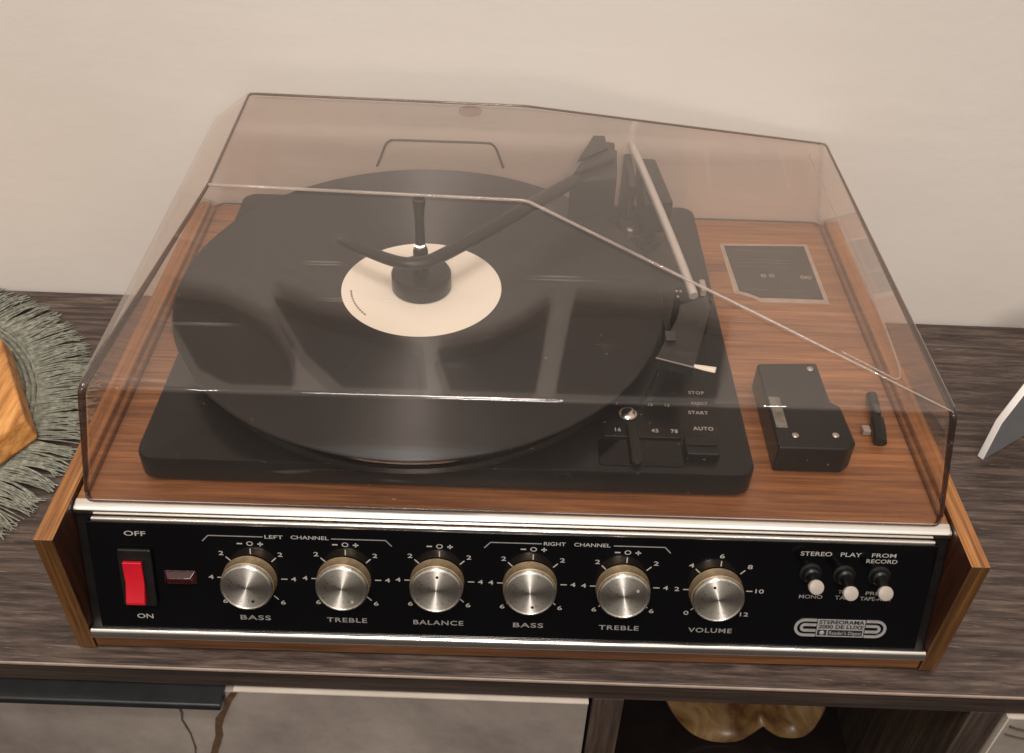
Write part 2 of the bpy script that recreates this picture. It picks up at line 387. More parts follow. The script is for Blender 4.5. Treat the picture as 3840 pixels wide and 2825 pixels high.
# jagged bark seam between the two left doors and hairline cracks of the stone print, a fraction of a millimetre proud
def ribbon(pts, ws_, y, th=0.0007):
    bm = bmesh.new(); L = []; R = []
    for (x, z), w in zip(pts, ws_): L.append((x - w / 2, z)); R.append((x + w / 2, z))
    return prism(bm, L + R[::-1], 'y', y, y + th)
pts = []; wd = []
random.seed(3)
for k in range(26):
    t = k / 25; z = -0.022 - 0.24 * t; x = -0.0955 - 0.060 * t ** 0.75 * 1.0 + random.uniform(-0.0012, 0.0012)
    pts.append((x, z)); wd.append(0.0038 + 0.0035 * t + random.uniform(-0.001, 0.0012))
obj('bark_seam', ribbon(pts, wd, -0.1922), M_bark, dl)
def crack(x, z0, z1, w, par, y, amp=0.004, seed=1):
    random.seed(seed); p = []; q = []
    for k in range(30):
        t = k / 29; x += random.uniform(-amp, amp) * 0.35; p.append((x, z0 + (z1 - z0) * t)); q.append(w * random.uniform(0.5, 1.3))
    obj('crack', ribbon(p, q, y), M_crackl, par)
crack(-0.1325, -0.030, -0.26, 0.0011, dl, -0.1922, seed=5)
# crack across the right door
bm = bmesh.new(); P = []
for k in range(22):
    t = k / 21; P.append((0.357 + 0.10 * t, -0.029 - 0.010 * t - 0.004 * math.sin(t * 7)))
prism(bm, [(a, b - 0.0006) for a, b in P] + [(a, b + 0.0006 + 0.0004 * math.sin(a * 900)) for a, b in P[::-1]], 'y', -0.1925, -0.1916)
obj('crack', bm, M_crackl, dr_)
bm = bmesh.new()
prism(bm, [(a, b - 0.0085) for a, b in P] + [(a, b - 0.0079) for a, b in P[::-1]], 'y', -0.1925, -0.1916)
obj('crack', bm, M_crackl, dr_)
# carcass
sbo('partition', B(0.1117, 0.1303, -0.1895, 0.155, -0.66, -0.019), M_shelf_z, bevel=0.0006)
sbo('partition', B(0.3318, 0.3516, -0.1895, 0.155, -0.66, -0.019), M_shelf_z, bevel=0.0006)
sbo('side_panel', B(-1.25, -1.23, -0.185, 0.155, -0.7, -0.019), M_shelf_z)
sbo('side_panel', B(1.33, 1.35, -0.185, 0.155, -0.7, -0.019), M_shelf_z)
sbo('back_panel', B(-1.23, 1.33, 0.145, 0.1545, -0.7, -0.019), M_shelf)
sbo('compartment_floor', B(0.1305, 0.3316, -0.186, 0.1445, -0.243, -0.225), plain('dark_shelf_gloss', lin(34, 28, 27), 0.25, var=0.3, vs=30), bevel=0.0006)
sbo('bottom_panel', B(-1.23, 1.33, -0.18, 0.1445, -0.7, -0.68), M_shelf)
# black rail along the left door top
rail_pts = [(-0.1890, -0.0189), (-0.1890, -0.0255), (-0.2005, -0.0255), (-0.2025, -0.0240), (-0.2025, -0.0200), (-0.2015, -0.0192)]
sbo('handle_rail', prism(bmesh.new(), rail_pts, 'x', -0.98, -0.1015), M_railblk, bevel=0.0005)

# ------------------------------------------------------------------ record player
RP = thing('record_player', 'vintage wooden record player with smoked clear lid and six silver knobs', 'record player', (0.0609, 0.0, 0.0))
XL, XR = -0.1854, 0.3072
IL, IR = XL + 0.0102, XR - 0.0102
YF, YB = -0.1794, 0.156
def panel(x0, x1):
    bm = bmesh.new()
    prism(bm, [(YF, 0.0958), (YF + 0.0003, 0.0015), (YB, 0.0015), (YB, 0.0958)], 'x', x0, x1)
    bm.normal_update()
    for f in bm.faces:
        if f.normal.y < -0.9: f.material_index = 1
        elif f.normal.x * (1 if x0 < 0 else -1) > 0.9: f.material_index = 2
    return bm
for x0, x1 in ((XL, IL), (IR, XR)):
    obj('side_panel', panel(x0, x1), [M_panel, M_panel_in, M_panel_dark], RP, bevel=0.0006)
obj('cabinet_body', B(IL + 0.0003, IR - 0.0003, -0.150, YB - 0.002, 0.004, 0.0870), M_cavity, RP)
obj('deck_board', B(IL + 0.0004, IR - 0.0004, -0.1495, 0.157, 0.0872, 0.0925), M_deck, RP, bevel=0.0005)
obj('base_rail', prism(bmesh.new(), [(-0.1786, 0.0026), (-0.1786, 0.0126), (-0.150, 0.0126), (-0.150, 0.0026)], 'x', IL + 0.0003, IR - 0.0003), M_base, RP, bevel=0.0008)
for fx in (-0.16, 0.285):
    for fy in (-0.13, 0.13):
        obj('foot', lathe(bmesh.new(), [(0, 0), (0.010, 0), (0.011, 0.0045), (0, 0.0045)], 24, (fx, fy, 0.0)), M_rubber, RP)
# fascia frame: x along the front, y up the slope, z out of the panel
tv = Vector((0, 0.0210, 0.0680)).normalized(); nv = Vector((0, -tv.z, tv.y))
FR = Matrix(((1, 0, 0, 0), (0, tv.y, nv.y, -0.1785), (0, tv.z, nv.z, 0.016), (0, 0, 0, 1)))
fas = obj('fascia', B(-0.1685, 0.2905, 0.0036, 0.0725, -0.0030, 0.0), M_fascia, RP, mat=FR, bevel=0.0004)
obj('front_recess', B(IL + 0.0006, IR - 0.0006, -0.003, 0.0750, -0.012, -0.0034), M_black, RP, mat=FR)
def roundbar(x0, x1, t0, t1, n0, n1, r, k=5):
    pts = [(t0, n0), (t1, n0)]
    for cx, cy, a in ((t1 - r, n1 - r, 0), (t0 + r, n1 - r, 90)):
        for i in range(k + 1):
            b = math.radians(a + 90 * i / k); pts.append((cx + r * math.cos(b), cy + r * math.sin(b)))
    return prism(bmesh.new(), pts, 'x', x0, x1)
obj('lower_trim', roundbar(-0.1742, 0.2962, -0.0031, 0.0036, -0.004, 0.0024, 0.0020), M_chrome, RP, mat=FR)
obj('upper_trim', roundbar(-0.1650, 0.2875, 0.0726, 0.0754, -0.004, 0.0008, 0.0009), M_chrome, RP, mat=FR)
lip = prism(bmesh.new(), [(-0.1545, 0.0896), (-0.1542, 0.0911), (-0.1532, 0.0920), (-0.1498, 0.0930), (-0.1480, 0.0932), (-0.1480, 0.0874), (-0.1525, 0.0874), (-0.1542, 0.0882)], 'x', IL + 0.0006, IR - 0.0006)
obj('top_trim', lip, M_chrome, RP)

# printed scales and words on the fascia
def word(s, x, t, h, sx=1.45, mat=None, bold=None, parent=None, z=0.00012, space=1.0, ref=None):
    me = text_mesh(s, h / 0.70, sx, (bold if bold is not None else h * 0.012), space=space)
    me.materials.append(mat or M_print)
    o = obj('lettering', me, None, parent or fas, mat=Matrix.Translation((x, t, z)), smooth=False)
    return o
KN = [(-0.0828, 0.0392), (-0.0313, 0.0402), (0.0197, 0.0409), (0.0706, 0.0408), (0.1217, 0.0405), (0.1731, 0.0400)]
names = ['BASS', 'TREBLE', 'BALANCE', 'BASS', 'TREBLE', 'VOLUME']
PW = [16.9, 22.4, 28.0, 16.9, 22.4, 24.5]
CX = [0.0010, 0.0007, 0.0006, 0.0, 0.0, 0.0]
for i, (kx, kt) in enumerate(KN):
    w = word(names[i], kx + CX[i], 0.0128, 0.0030, 1.35, M_printdim, bold=0.00006, space=1.12)
    xs = [v.co.x for v in w.data.vertices]; w.data.transform(Matrix.Diagonal((PW[i] / 1000 / (max(xs) - min(xs)), 1, 1, 1)))
    ox = 0.0012
    R1, R2 = 0.0157, 0.0192
    angs = (90, 45, 135, 0, 180, -45, 225)
    ln = []
    for a in angs:
        c, s = math.cos(math.radians(a)), math.sin(math.radians(a))
        ln.append((ox + c * R1, s * R1, ox + c * R2, s * R2))
    obj('scale_ticks', strips(ln, 0.00065), M_print, fas, mat=Matrix.Translation((kx, kt, 0.0001)), smooth=False)
    if i < 5: nums = [('2', 45), ('2', 135), ('4', 0), ('4', 180), ('6', -45), ('6', 225)]
    else: nums = [('6', 90), ('8', 45), ('4', 135), ('10', 0), ('2', 180), ('12', -45), ('0', 225)]
    for s, a in nums:
        c, sn = math.cos(math.radians(a)), math.sin(math.radians(a))
        r = 0.0226
        word(s, kx + ox + c * r, kt + sn * r * 0.98, 0.0026, 1.6)
    if i < 5:
        word('O', kx + ox, kt + 0.0222, 0.0027, 1.25)
        obj('scale_sign', strips([(-0.0070, 0, -0.0040, 0), (0.0042, 0, 0.0072, 0), (0.0057, -0.0013, 0.0057, 0.0013)], 0.00075), M_print, fas, mat=Matrix.Translation((kx + ox, kt + 0.0222, 0.0001)), smooth=False)
def bracket(x0, x1, xa, xb, t):
    for a, b, c, d, e_, f_ in ((x0, t - 0.0036, x0 + 0.0033, t, xa, t), (xb, t, x1 - 0.0033, t, x1, t - 0.0036)):
        obj('channel_bracket', strips([(a, b, c, d), (c, d, e_, f_)], 0.0006), M_printdim, fas, mat=Matrix.Translation((0, 0, 0.0001)), smooth=False)
#
bracket(-0.107, -0.0049, -0.0743, -0.0375, 0.0660)
bracket(0.0451, 0.1461, 0.0761, 0.1150, 0.0668)
def fitw(s, x0, x1, t, h, mat=None, **k):
    w = word(s, 0, t, h, 1.4, mat, **k); xs = [v.co.x for v in w.data.vertices]; a, b = min(xs), max(xs)
    w.data.transform(Matrix.Translation(((x0 + x1) / 2, 0, 0)) @ Matrix.Diagonal(((x1 - x0) / (b - a), 1, 1, 1)) @ Matrix.Translation((-(a + b) / 2, 0, 0)))
    return w
fitw('LEFT', -0.0733, -0.0634, 0.0660, 0.0022); fitw('CHANNEL', -0.0592, -0.0388, 0.0662, 0.0022)
fitw('RIGHT', 0.0772, 0.0890, 0.0668, 0.0022); fitw('CHANNEL', 0.0936, 0.1132, 0.0668, 0.0022)
fitw('OFF', -0.1488, -0.1372, 0.0657, 0.0029); fitw('ON', -0.1477, -0.1388, 0.0118, 0.0029)
fitw('STEREO', 0.2165, 0.2335, 0.0654, 0.0026); fitw('PLAY', 0.2382, 0.2495, 0.0654, 0.0026)
fitw('FROM', 0.2552, 0.2684, 0.0655, 0.0024); fitw('RECORD', 0.2528, 0.2697, 0.0617, 0.0024)
fitw('MONO', 0.2196, 0.2325, 0.0375, 0.0024, M_printdim)
fitw('TO', 0.2408, 0.2450, 0.0412, 0.0021, M_printdim); fitw('TAPE', 0.2395, 0.2495, 0.0374, 0.0024, M_printdim)
fitw('PRE', 0.2560, 0.2635, 0.0408, 0.0022, M_printdim); fitw('TAPE-AUX', 0.2535, 0.2706, 0.0372, 0.0024, M_printdim)

# badge
def stadium(x0, x1, t0, t1, w, left=True, xcut=0):
    """half-stadium band"""
    r = (t1 - t0) / 2; cy = (t0 + t1) / 2; o_, i_ = [], []
    cxx = x0 + r if left else x1 - r; a0, a1 = (90, 270) if left else (90, -90)
    for k in range(17):
        a = math.radians(a0 + (a1 - a0) * k / 16)
        o_.append((cxx + r * math.cos(a), cy + r * math.sin(a))); i_.append((cxx + (r - w) * math.cos(a), cy + (r - w) * math.sin(a)))
    o_ = [(xcut, t1)] + o_ + [(xcut, t0)]; i_ = [(xcut, t1 - w)] + i_ + [(xcut, t0 + w)]
    bm = bmesh.new(); A = [bm.verts.new((x, y, 0.0001)) for x, y in o_]; Bq = [bm.verts.new((x, y, 0.0001)) for x, y in i_]
    A2 = [bm.verts.new((x, y, 0.0006)) for x, y in o_]; B2 = [bm.verts.new((x, y, 0.0006)) for x, y in i_]
    for k in range(len(A) - 1):
        bm.faces.new((A2[k], A2[k + 1], B2[k + 1], B2[k])); bm.faces.new((A[k], A[k + 1], A2[k + 1], A2[k])); bm.faces.new((Bq[k], Bq[k + 1], B2[k + 1], B2[k]))
    bmesh.ops.recalc_face_normals(bm, faces=bm.faces)
    return bm
bx0, bx1, bt0, bt1, bc0, bc1 = 0.2198, 0.2716, 0.0112, 0.0230, 0.2325, 0.2592
badge = obj('badge', prism(bmesh.new(), rrect(bc0, bc1, bt0 + 0.0001, bt1 - 0.0001, 0.0005, 2), 'z', 0.0001, 0.0006), M_badge, RP, mat=FR, bevel=0.0001, label='silver oval maker badge')
for left in (True, False):
    obj('badge_loop', stadium(bx0, bx1, bt0, bt1, 0.0016, left, bc0 - 0.0004 if left else bc1 + 0.0004), M_badge, badge)
    obj('badge_loop', stadium(bx0 + 0.0032, bx1 - 0.0032, bt0 + 0.0032, bt1 - 0.0032, 0.0016, left, bc0 - 0.0004 if left else bc1 + 0.0004), M_badge, badge)
M_ink = plain('black_ink', (0.012, 0.012, 0.013, 1), 0.5)
fitw('STEREORAMA', bc0 + 0.0008, bc1 - 0.0006, 0.0213, 0.0025, M_ink, parent=badge, z=0.0008, bold=0.00008)
fitw('2000 DE LUXE', bc0 + 0.0008, bc1 - 0.0006, 0.0181, 0.0024, M_ink, parent=badge, z=0.0008, bold=0.00008)
obj('badge_field', B(bc0 + 0.0006, bc0 + 0.0058, bt0 + 0.0010, bt0 + 0.0048, 0.0005, 0.00072), M_ink, badge)
obj('badge_field', B(bc0 + 0.0066, bc1 - 0.0008, bt0 + 0.0010, bt0 + 0.0048, 0.0005, 0.00072), M_ink, badge)
fitw("Reader's Digest", bc0 + 0.0073, bc1 - 0.0014, 0.0140, 0.0022, M_badge, parent=badge, z=0.0008)
obj('badge_emblem', lathe(bmesh.new(), [(0.0014, 0.0005), (0.0014, 0.0009), (0.0006, 0.0011), (0, 0.0011)], 14, (bc0 + 0.0032, bt0 + 0.0029, 0)), M_badge, badge)

# power switch and pilot lamp
sw = bmesh.new()
prism(sw, rrect(-0.1532, -0.1347, 0.0208, 0.0572, 0.0012, 3), 'z', 0.0001, 0.0030)
swo = obj('power_switch', sw, M_black, RP, mat=FR, bevel=0.0009, seg=3)
rk = prism(bmesh.new(), [(0.0238, 0.0031), (0.0238, 0.0068), (0.0262, 0.0072), (0.0365, 0.0044), (0.0505, 0.0056), (0.0505, 0.0031)], 'x', -0.1500, -0.1396)
obj('rocker', rk, M_red, swo, bevel=0.0006, seg=3, label='bright red rocker')
pl = prism(bmesh.new(), rrect(-0.1296, -0.1118, 0.0348, 0.0434, 0.0012, 3), 'z', 0.0001, 0.0012)
plo = obj('pilot_lamp', pl, plain('lens_bezel', (0.025, 0.004, 0.007, 1), 0.25, var=0.1), RP, mat=FR, bevel=0.0005)
bm = bmesh.new()
a = [bm.verts.new(p) for p in ((-0.1288, 0.0355, 0.0012), (-0.1126, 0.0355, 0.0012), (-0.1126, 0.0427, 0.0012), (-0.1288, 0.0427, 0.0012))]
b = [bm.verts.new(p) for p in ((-0.1270, 0.0370, 0.0042), (-0.1144, 0.0370, 0.0042), (-0.1144, 0.0402, 0.0042), (-0.1270, 0.0402, 0.0042))]
for i in range(4): bm.faces.new((a[i], a[(i + 1) % 4], b[(i + 1) % 4], b[i]))
bm.faces.new(b)
obj('lens', bm, M_lampred, plo, bevel=0.0005)

# knobs
kb = bmesh.new()
lathe(kb, [(0.0149, 0.0006), (0.0149, 0.0008), (0.01485, 0.0010), (0.01455, 0.0066), (0.0144, 0.0069), (0.0138, 0.0071), (0.0138, 0.0075)], 160, rib=(2, 3, 0.00022))
kme = None
cb = bmesh.new(); lathe(cb, [(0.0138, 0.0074), (0.0141, 0.0076), (0.01415, 0.0088), (0.0139, 0.0094), (0.0131, 0.0098), (0.0129, 0.0096), (0.0128, 0.00945), (0.0, 0.00945)], 96)
kroot = None
marks = [((0.0030, -0.0085), M_black), ((0.0055, -0.0082), M_button), ((0.0006, 0.0088), M_black), ((0.0016, -0.0088), M_black), ((0.0072, 0.0040), M_button), ((-0.0030, 0.0082), M_black)]
for i, (kx, kt) in enumerate(KN):
    M = FR @ Matrix.Translation((kx, kt, 0))
    if kroot is None:
        k = obj('knob', kb, M_skirt, RP, mat=M, angle=60); cp = obj('cap', cb, M_brushed, k, angle=25); kroot = (k, cp)
    else:
        k = kroot[0].copy(); COL.objects.link(k); k.matrix_basis = Matrix.Translation(-ROOTLOC[RP.name]) @ M
        cp = kroot[1].copy(); COL.objects.link(cp); cp.parent = k
    (mx, my), mm = marks[i]
    obj('pointer_dot', lathe(bmesh.new(), [(0, 0.0092), (0.0008, 0.0092), (0.0008, 0.0097), (0, 0.0097)], 14, (mx, my, 0)), mm, k)

# toggle switches
for bx, bt, ex, et in ((0.2235, 0.0536, 0.2217, 0.0592), (0.2418, 0.0530, 0.2405, 0.0560), (0.2610, 0.0530, 0.2590, 0.0566)):
    s = obj('toggle_switch', lathe(bmesh.new(), [(0.0062, 0.0001), (0.0062, 0.0012), (0.0048, 0.0016), (0.0046, 0.0042), (0.0036, 0.0052), (0, 0.0052)], 32, (bx, bt, 0)), M_black, RP, mat=FR, angle=40)
    e = Vector((ex + 0.0002, et - 0.0005, 0.0175)); b0 = Vector((bx, bt, 0.004))
    # lever hangs down and out
    e = Vector((ex, et - 0.0035, 0.0160))
    obj('lever', tube(bmesh.new(), [b0, b0.lerp(e, 0.5), e], 0.003, 16, radii=[0.0026, 0.0030, 0.0040]), M_black, s)
    bt_ = bmesh.new(); d = Vector((0, 0, 1)); lathe(bt_, [(0.0040, -0.0014), (0.0041, 0.0), (0.0039, 0.0008), (0.0033, 0.0011), (0, 0.0011)], 32)
    bt_.transform(Matrix.Translation(e + Vector((0, 0, 0.001))) @ Matrix.Rotation(math.radians(-20), 4, 'X'))
    obj('button', bt_, M_button, s, angle=40)

# turntable plate
pb = bmesh.new()
outl = rrect(-0.1447, 0.1913, -0.1336, 0.1450, 0.010, 6)
outl2 = rrect(-0.1440, 0.1906, -0.1329, 0.1443, 0.0095, 6)
n = len(outl)
lv = [[pb.verts.new((x, y, z)) for x, y in ol] for ol, z in ((rrect(-0.1425, 0.1890, -0.1312, 0.1430, 0.009, 6), 0.0927), (outl, 0.0960), (outl, 0.1092), (rrect(-0.1441, 0.1907, -0.1330, 0.1444, 0.0095, 6), 0.1106), (rrect(-0.1425, 0.1891, -0.1314, 0.1428, 0.0085, 6), 0.1110))]
for a, b in zip(lv, lv[1:]):
    for i in range(n): pb.faces.new((a[i], a[(i + 1) % n], b[(i + 1) % n], b[i]))
pb.faces.new(lv[-1])
plate = obj('turntable_plate', pb, M_satin, RP, angle=25)
PT = 0.1110
ptr = obj('platter', lathe(bmesh.new(), [(0.1300, 0.1125), (0.1345, 0.1128), (0.1350, 0.1150), (0.1350, 0.1240), (0.1335, 0.1255), (0.02, 0.1258), (0, 0.1258)], 128), M_steel, RP, angle=40)
obj('platter_mat', lathe(bmesh.new(), [(0.1325, 0.1259), (0.1325, 0.1302), (0.1310, 0.1306), (0.125, 0.1300), (0.03, 0.1300), (0, 0.1300)], 128), M_rubber, ptr, angle=40)
obj('hub_well', lathe(bmesh.new(), [(0.1400, 0.1111), (0.1405, 0.1119), (0.1370, 0.1119), (0.1365, 0.1112)], 128), M_satin, plate)
# raised control area right of the platter
obj('plate_ridge', tube(bmesh.new(), [(0.154 * math.cos(a) , 0.154 * math.sin(a), PT + 0.0002) for a in [math.radians(-42 + 3 * k) for k in range(27)]], 0.0012, 8), M_satin, plate)
# speed and reject controls
rec = obj('speed_window', prism(bmesh.new(), rrect(0.1092, 0.1537, -0.1075, -0.0935, 0.001, 2), 'z', PT + 0.0001, PT + 0.0016), M_black, plate, bevel=0.0004)
obj('control_tray', prism(bmesh.new(), rrect(0.1060, 0.1525, -0.1290, -0.1090, 0.002, 3), 'z', PT + 0.0001, PT + 0.0008), M_fascia, plate, bevel=0.0003)
obj('speed_lever', prism(bmesh.new(), [(0.1232, -0.1290), (0.1230, -0.1080), (0.1222, -0.1010), (0.1236, -0.0985), (0.1276, -0.0985), (0.1290, -0.1010), (0.1286, -0.1080), (0.1292, -0.1290), (0.1262, -0.1312)], 'z', PT + 0.0017, PT + 0.0045), M_black, plate, bevel=0.0008)
obj('reject_lever', prism(bmesh.new(), rrect(0.1535, 0.1720, -0.1240, -0.1088, 0.0015, 3), 'z', PT + 0.0001, PT + 0.0060), M_black, plate, bevel=0.0010)
obj('lever_ridge', B(0.1545, 0.1710, -0.1178, -0.1165, PT + 0.0061, PT + 0.0071), M_black, plate, bevel=0.0003)
sc = obj('screw', lathe(bmesh.new(), [(0.0054, 0), (0.0056, 0.0006), (0.0052, 0.0020), (0.0035, 0.0029), (0, 0.0032)], 32, (0.1245, -0.0884, PT + 0.0002)), M_chrome, plate, angle=50)
def dword(s, x, y, h, z, sx=1.0, mat=M_print, bold=0.00012, parent=None):
    me = text_mesh(s, h / 0.70, sx, bold, space=1.15); me.materials.append(mat)
    return obj('lettering', me, None, parent or plate, mat=Matrix.Translation((x, y, z)), smooth=False)
for s, x in (('16', 0.1175), ('33', 0.1263), ('45', 0.1387), ('78', 0.1495)):
    dword(s, x, -0.1024, 0.0028, PT + 0.0018, 0.95)
dword('STOP', 0.1665, -0.0672, 0.0026, PT + 0.0002, 0.95); dword('REJECT', 0.1672, -0.0765, 0.0022, PT + 0.0002, 0.85, M_printdim)
dword('START', 0.1655, -0.0846, 0.0026, PT + 0.0002, 0.95); dword('AUTO', 0.1668, -0.0979, 0.0028, PT + 0.0002, 0.95)
for s, x in (('7', 0.1190), ('10', 0.1382), ('12', 0.1480)): dword(s, x, -0.0790, 0.0022, PT + 0.0002, 0.95, M_printdim)

# changer spindle
spn = obj('spindle', lathe(bmesh.new(), [(0.0046, 0.1460), (0.0046, 0.1600), (0.0040, 0.1625), (0.0030, 0.1640), (0.0029, 0.1840), (0.0034, 0.1900), (0.0040, 0.1950), (0.0036, 0.1960), (0, 0.1952)], 24, (0, 0.0, 0)), M_black, RP, angle=50)
obj('spindle_collar', tube(bmesh.new(), [(-0.0030, -0.0035, 0.1655), (0.0, -0.0045, 0.1650), (0.0030, -0.0035, 0.1655)], 0.0016, 10), M_chrome, spn)
# overarm
path = curve([(0.0985, 0.0935, 0.1600), (0.0571, 0.0461, 0.1600), (0.0280, 0.0120, 0.1600), (0.0130, -0.0040, 0.1598), (0.0040, -0.0110, 0.1596), (-0.0070, -0.0128, 0.1594), (-0.0192, -0.0081, 0.1590), (-0.0350, 0.0020, 0.1585), (-0.0500, 0.0135, 0.1575)], 7)
NP = len(path)
oa = obj('overarm', tube(bmesh.new(), path, 0.0034, 14, radii=[0.0052 - 0.0014 * abs(i / NP) for i in range(NP)], flat=0.8), M_black, RP, angle=50)
# overarm post: a tall moulded bracket leaning back
bm = bmesh.new()
prism(bm, [(0.0935, 0.0880), (0.1262, 0.0960), (0.1290, 0.1370), (0.1235, 0.1365), (0.1230, 0.1440), (0.1150, 0.1440), (0.1000, 0.1080)], 'z', PT + 0.0001, 0.1610)
obj('overarm_post', bm, M_black, RP, bevel=0.0015)
bm = bmesh.new()
prism(bm, [(0.0955, 0.0925), (0.1255, 0.1160), (0.1270, 0.1385), (0.1212, 0.1400), (0.1150, 0.1440), (0.1100, 0.1330)], 'z', 0.1611, 0.1655)
obj('overarm_hinge', bm, M_black, RP, bevel=0.0012)
obj('overarm_fin', prism(bmesh.new(), [(0.0985, 0.1060), (0.1118, 0.1450), (0.1200, 0.1450), (0.1210, 0.1260)], 'z', 0.1656, 0.1672), M_black, RP, bevel=0.0006)
# tonearm
ta = obj('tonearm', tube(bmesh.new(), curve([(0.1402, 0.1500, 0.1590), (0.1487, 0.0950, 0.1562), (0.1574, 0.0380, 0.1525), (0.1645, -0.0085, 0.1480), (0.1660, -0.0190, 0.1466)], 6), 0.0028, 16), M_tone, RP, angle=50)
obj('arm_bracket', B(0.1345, 0.1400, 0.0950, 0.1410, PT + 0.0002, 0.1560), M_black, ta, bevel=0.0012)
cw = prism(bmesh.new(), [(0.1440, 0.0760), (0.1640, 0.0800), (0.1575, 0.1400), (0.1445, 0.1400)], 'z', 0.1290, 0.1530)
obj('counterweight', cw, M_black, ta, bevel=0.0012)
obj('arm_pivot', lathe(bmesh.new(), [(0.013, 0.0), (0.013, 0.004), (0.009, 0.006), (0.008, 0.022), (0, 0.022)], 32, (0.150, 0.098, PT + 0.0001)), M_black, ta, angle=40)
obj('pivot_screw', lathe(bmesh.new(), [(0.0030, 0), (0.0030, 0.0012), (0.0018, 0.0018), (0, 0.0018)], 20, (0.1372, 0.0790, 0.1300)), M_steel, ta)
obj('pivot_cover', prism(bmesh.new(), rrect(0.1300, 0.1440, 0.0720, 0.0945, 0.002, 3), 'z', PT + 0.0001, 0.1299), M_black, ta, bevel=0.001)
hs = bmesh.new()
top_ = [(0.1575, -0.0240, 0.1440), (0.1745, -0.0150, 0.1440), (0.1760, -0.0240, 0.1440), (0.1600, -0.0780, 0.1400), (0.1390, -0.0705, 0.1400), (0.1545, -0.0360, 0.1430)]
va = [hs.verts.new(p) for p in top_]; vb = [hs.verts.new((x, y, z - 0.0075)) for x, y, z in top_]
for i in range(6): hs.faces.new((va[i], va[(i + 1) % 6], vb[(i + 1) % 6], vb[i]))
hs.faces.new(va); hs.faces.new(vb[::-1]); bmesh.ops.recalc_face_normals(hs, faces=hs.faces)
hso = obj('headshell', hs, plain('headshell_grey', (0.022, 0.021, 0.021, 1), 0.4, var=0.15), ta, bevel=0.0008)
obj('headshell_front_edge', tube(bmesh.new(), [(0.1388, -0.0712, 0.1402), (0.1600, -0.0790, 0.1402)], 0.0005, 6), M_printdim, ta)
obj('finger_lift', tube(bmesh.new(), [(0.1598, -0.0772, 0.1400), (0.1650, -0.0792, 0.1404), (0.1712, -0.0815, 0.1410)], 0.0019, 10, radii=[0.0014, 0.0020, 0.0024], flat=0.5), M_cream, ta, label='cream tipped finger lift')
obj('cartridge_clip', B(0.1455, 0.1515, -0.0585, -0.0500, 0.1424, 0.1436), M_greylab, ta, bevel=0.0003)
rest = obj('arm_rest', prism(bmesh.new(), rrect(0.1585, 0.1800, -0.0120, 0.0030, 0.002, 3), 'z', PT + 0.0001, 0.1385), M_black, RP, bevel=0.001)
obj('rest_clip', prism(bmesh.new(), rrect(0.1725, 0.1762, -0.0085, 0.0030, 0.001, 3), 'z', 0.1386, 0.1440), M_button, rest, bevel=0.0008)
for x, y in ((0.1583, -0.0040), (0.1608, -0.0042), (0.1585, -0.0100)):
    obj('rest_stud', lathe(bmesh.new(), [(0.0008, 0), (0.0008, 0.0010), (0, 0.0013)], 12, (x, y, 0.1387)), M_button, rest)

# accessories screwed to the deck: black housing, foil label
ho = bmesh.new()
prism(ho, [(0.2068, -0.1120), (0.2455, -0.1118), (0.2515, -0.1065), (0.2500, -0.0760), (0.2450, -0.0720), (0.2445, -0.0362), (0.2075, -0.0385)], 'z', 0.0927, 0.1120)
hob = obj('accessory_housing', ho, M_black, RP, bevel=0.0016, seg=3, label='black rectangular plastic housing with brass screws')
for x, y in ((0.2180, -0.1020), (0.2410, -0.1010), (0.2390, -0.0430)):
    obj('screw', lathe(bmesh.new(), [(0.0020, 0), (0.0020, 0.0004), (0.0013, 0.0009), (0, 0.0010)], 18, (x, y, 0.1121)), M_steel, hob)
# clear tape glare patch
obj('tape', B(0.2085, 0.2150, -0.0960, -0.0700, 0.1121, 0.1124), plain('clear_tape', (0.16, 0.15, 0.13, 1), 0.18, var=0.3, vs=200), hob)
st = prism(bmesh.new(), [(0.2114, 0.1246), (0.2776, 0.1272), (0.2775, 0.0521), (0.2300, 0.0512), (0.2250, 0.0560), (0.2165, 0.0600), (0.2126, 0.0611)], 'z', 0.0926, 0.0928)
so = obj('rating_label', st, M_silverlab, RP, smooth=False, label='grey foil rating label with torn corner')
bm = bmesh.new(); prism(bm, [(0.2143, 0.1215), (0.2747, 0.1240), (0.2745, 0.0565), (0.2480, 0.0568), (0.2300, 0.0566), (0.2215, 0.0620), (0.2165, 0.0640)], 'z', 0.0929, 0.0930)
obj('label_print', bm, M_greylab, so, smooth=False)
obj('printed_lines', strips([(0.218, 0.1040, 0.262, 0.1040), (0.219, 0.0950, 0.232, 0.0950), (0.236, 0.0950, 0.243, 0.0950), (0.247, 0.0950, 0.259, 0.0950), (0.221, 0.0660, 0.238, 0.0660), (0.245, 0.0660, 0.262, 0.0660), (0.218, 0.1160, 0.262, 0.1160), (0.222, 0.1000, 0.262, 0.1000)], 0.0006), plain('label_rules', lin(112, 104, 98), 0.5), so, mat=Matrix.Translation((0, 0, 0.09312)), smooth=False)
for x, y in ((0.2370, 0.0835), (0.2430, 0.0838), (0.2655, 0.0830), (0.2695, 0.0828)):
    obj('printed_mark', lathe(bmesh.new(), [(0.0011, 0), (0.0011, 0.0001), (0.0020, 0.0001), (0.0020, 0)], 16, (x, y, 0.0931)), M_button, so)

